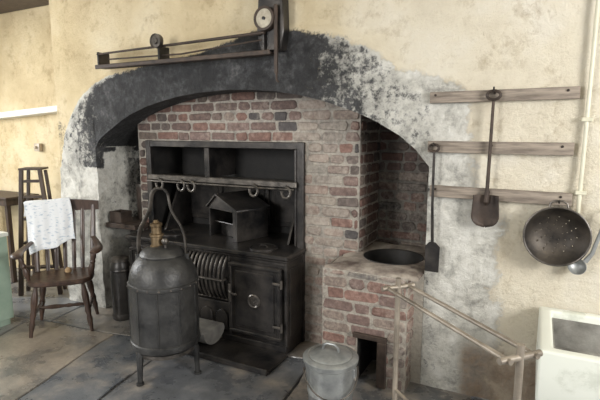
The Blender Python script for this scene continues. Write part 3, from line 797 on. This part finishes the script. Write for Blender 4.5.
def blade(u,v):
    w=.072*(1-.15*(1-v))*(math.sqrt(max(0.0,1-max(0,(v-.62)/.38)**2.2)) if v>.62 else 1)
    w=max(w,.003); x=-.230+(u*2-1)*w
    return Vector((x,-.045-.03*(abs(u*2-1)**2.5)*(1-.3*v)+.0,1.165-.17*v))
b.grid(blade,18,18); b.build('scoop',RUSTY,t,thick=.003)
b=MB(O5); b.tube([(-.226,-.055,1.19),(-.229,-.056,1.13),(-.229,-.05,1.11)],[.012,.015,.004],10); b.build('socket',RUSTY,t)
b=MB((-.222,-.05,1.69)); b.tube([(-.222,-.035,1.70),(-.222,-.075,1.700),(-.222,-.080,1.715)],.0045,8); tag(b.build('iron_hook',IRON),'iron hook on the top rail holding the shovel','hook')
O6=(-.50,-.07,1.4)
t=thing('long_scraper','long thin iron slice with rectangular blade hanging by the right jamb','scraper',O6)
b=MB(O6); b.tube([(-.505,-.06,1.385),(-.503,-.06,1.1),(-.495,-.055,.87)],[.007,.0075,.009],10); b.build('shaft',IRON,t)
b=MB(O6); b.tube([(-.507+.026*math.cos(a),-.06,1.405+.020*math.sin(a)) for a in [2*PI*k/18 for k in range(18)]],.007,8,closed=True); b.build('hanging_ring',RUSTY,t)
b=MB(O6); b.prism([(-.530,.715),(-.455,.715),(-.452,.86),(-.478,.885),(-.512,.885),(-.532,.86)],(-.062,-.055),'y',.002); b.build('blade',IRON,t)
b=MB((-.507,-.05,1.41)); b.tube([(-.507,-.035,1.418),(-.507,-.075,1.420),(-.507,-.080,1.434)],.004,8); tag(b.build('iron_hook',IRON),'iron hook on the middle rail holding the long scraper','hook')
# colander
KX,KZ,Rr=.104,.985,.145
O7=(KX,-.07,KZ)
t=thing('round_colander','large round blackened colander with rows of holes on the right wall','colander',O7)
b=MB(O7); seg=120
nR=28; rings=[]
for i in range(nR+1):
    q=i/nR; r=Rr*q; yy=-.020-.070*(q**3.0)
    if r==0: rings.append([b._v((KX,yy,KZ))]); continue
    rings.append([b._v((KX+r*math.cos(2*PI*k/seg),yy,KZ+r*math.sin(2*PI*k/seg))) for k in range(seg)])
for i in range(nR):
    a,c=rings[i],rings[i+1]
    for k in range(seg):
        j=(k+1)%seg
        if len(a)==1: b.face([a[0],c[k],c[j]]); continue
        per={5:24,9:15,13:12,17:10}.get(i)
        if per and k%per==(i//2)%per: continue
        b.face([a[k],a[j],c[j],c[k]])
b.build('bowl',PAN,t,thick=.002)
b=MB(O7); b.tube([(KX+Rr*math.cos(2*PI*k/48),-.091,KZ+Rr*math.sin(2*PI*k/48)) for k in range(48)],.005,8,closed=True); b.build('rim',IRON_L,t)
a0=R(90); c=Vector((math.cos(a0),0,math.sin(a0))); tn=Vector((-c.z,0,c.x)); base=Vector((KX,-.088,KZ))+c*Rr
b=MB(O7); b.tube([base-tn*.04,base-tn*.035+c*.020,base-tn*.015+c*.032,base+tn*.015+c*.032,base+tn*.035+c*.020,base+tn*.04],.0055,8); b.build('handle',IRON_L,t)
b=MB((.1,-.06,1.17)); b.tube([(.104,-.035,1.151),(.104,-.090,1.151),(.104,-.098,1.165)],.004,8); tag(b.build('iron_hook',IRON),'iron hook on the bottom rail holding the colander','hook')
# ladle
O8=(.27,-.06,1.0)
t=thing('metal_ladle','small pale grey metal ladle hanging right of the colander','ladle',O8)
b=MB(O8); b.tube([(.305,-.045,1.12),(.29,-.05,1.02),(.262,-.055,.91),(.235,-.055,.865)],[.006,.006,.007,.009],8,flat=(.6,1.4)); b.build('handle',GALV,t)
b=MB(O8); M=Matrix.Rotation(R(60),3,'X'); b.lathe([(.040,.0),(.038,-.012),(.028,-.024),(.015,-.030),(0,-.032)],(.205,-.055,.838),24,M); b.build('bowl',GALV,t,thick=.002)
b=MB((.305,-.03,1.12)); b.tube([(.305,.01,1.115),(.305,-.05,1.117),(.305,-.055,1.128)],.003,8); tag(b.build('wall_nail',IRON),'small iron nail in the wall holding the ladle','nail')
O9=(.19,-.03,1.9)
t=thing('wall_pipe','thin cream painted pipe running down the wall past the rails','pipe',O9)
b=MB(O9); b.tube([(.195,-.03,2.7),(.195,-.03,1.9),(.190,-.03,1.10)],.0095,10); b.build('pipe_run',CREAMP,t)
for z in (2.2,1.55,1.2):
    b=MB(O9); b.box(.170,.217,-.043,-.0,z-.010,z+.010,.003); b.build('clip',CREAMP,t)

# ------------------------------------------------------------------ spit rack above the arch
O10=(-2.3,-.08,2.0)
sp=thing('spit_rack','long sooty iron spit rack with dial fixed above the arch','spit rack',O10)
xa,xb=-2.99,-1.48
b=MB(O10); b.box(xa,xb,-.14,-.05,1.958,1.970,.003); b.box(xa,xb,-.15,-.138,1.950,1.980,.004); b.build('lower_bar',RUSTY,sp)
b=MB(O10); b.tube([(xa,-.12,2.060),(xb-.05,-.12,2.085)],[.007,.011],10); b.build('upper_rod',RUSTY,sp)
b=MB(O10); b.tube([(xa+.1,-.10,2.02),(-2.2,-.10,2.01),(xb-.05,-.10,2.05)],.006,8); b.build('thin_rod',RUSTY,sp)
for x in (xa+.012,-2.38,xb-.06):
    b=MB(O10); b.box(x-.008,x+.008,-.128,-.022,1.97,2.075,.003); b.build('bracket',IRON,sp)
M=Matrix.Rotation(R(90),3,'X')
b=MB(O10); b.lathe([(0,.03),(.02,.03),(.022,.02),(.044,.018),(.048,.025),(.048,-.005),(.043,-.01),(0,-.01)],(-2.37,-.14,2.10),24,M); b.build('pulley',IRON_L,sp)
b=MB(O10); b.prism([(-1.57,1.98),(-1.43,1.98),(-1.41,2.10),(-1.42,2.42),(-1.58,2.42),(-1.60,2.10)],(-.10,-.020),'y',.006); b.build('gear_case',IRON,sp)
DIAL=simple('pale_dial',(.22,.19,.14),(.52,.47,.37),.5,.2,22,.2,.001)
dx,dz=-1.525,2.165
b=MB(O10); b.lathe([(0,.035),(.058,.035),(.060,.02),(.060,0)],(dx,-.10,dz),32,M); d=b.build('dial',DIAL,sp)
b=MB(O10); b.lathe([(.056,.030),(.056,.042),(.070,.040),(.072,.0)],(dx,-.10,dz),32,M); b.build('dial_rim',RUSTY,d)
b=MB(O10); b.lathe([(0,.045),(.010,.043),(.010,.03)],(dx,-.10,dz),12,M); b.build('pointer',IRON,d)
b=MB(O10); b.box(-1.462,-1.440,-.13,-.11,1.84,2.24,.004); b.tube([(-1.45,-.12,1.84),(-1.448,-.12,1.80),(-1.435,-.12,1.79)],.007,8); b.build('lever',RUSTY,sp)

# ------------------------------------------------------------------ camera, light
cam=bpy.data.cameras.new('Camera'); co=bpy.data.objects.new('Camera',cam); C.objects.link(co)
cam.lens=28.02; cam.sensor_width=36; cam.clip_start=.05
co.location=(0,-2.65,1.5); co.rotation_euler=(R(90-8.5),0,R(27))
bpy.context.scene.camera=co
def area(name,loc,target,size,power,col):
    l=bpy.data.lights.new(name,'AREA'); l.shape='RECTANGLE'; l.size,l.size_y=size; l.energy=power; l.color=col
    o=bpy.data.objects.new(name,l); C.objects.link(o); o.location=loc
    o.rotation_euler=(Vector(target)-Vector(loc)).to_track_quat('-Z','Y').to_euler(); return o
area('assumed_light_rear',(-2.8,-4.4,2.0),(-2.1,0,1.0),(1.1,1.2),100,(1,.99,.97))  # assumed soft light behind the camera, a bare area lamp with no window modelled
area('assumed_light_side',(2.5,-1.9,1.9),(-1.2,-.1,1.2),(.9,1.1),115,(1,.985,.96))  # assumed light out of view on the right, also an area lamp without a window
area('added_fill_left',(-5.6,-1.2,1.6),(-2.8,-1.0,.2),(1.0,1.3),110,(.96,.98,1))  # extra fill light added off to the left, brightens alcove and floor sheen
w=bpy.data.worlds.new('World'); bpy.context.scene.world=w; w.use_nodes=True
w.node_tree.nodes['Background'].inputs[0].default_value=(.95,.97,1,1); w.node_tree.nodes['Background'].inputs[1].default_value=.55
vs=bpy.context.scene.view_settings
vs.view_transform='Standard'; vs.exposure=0.0
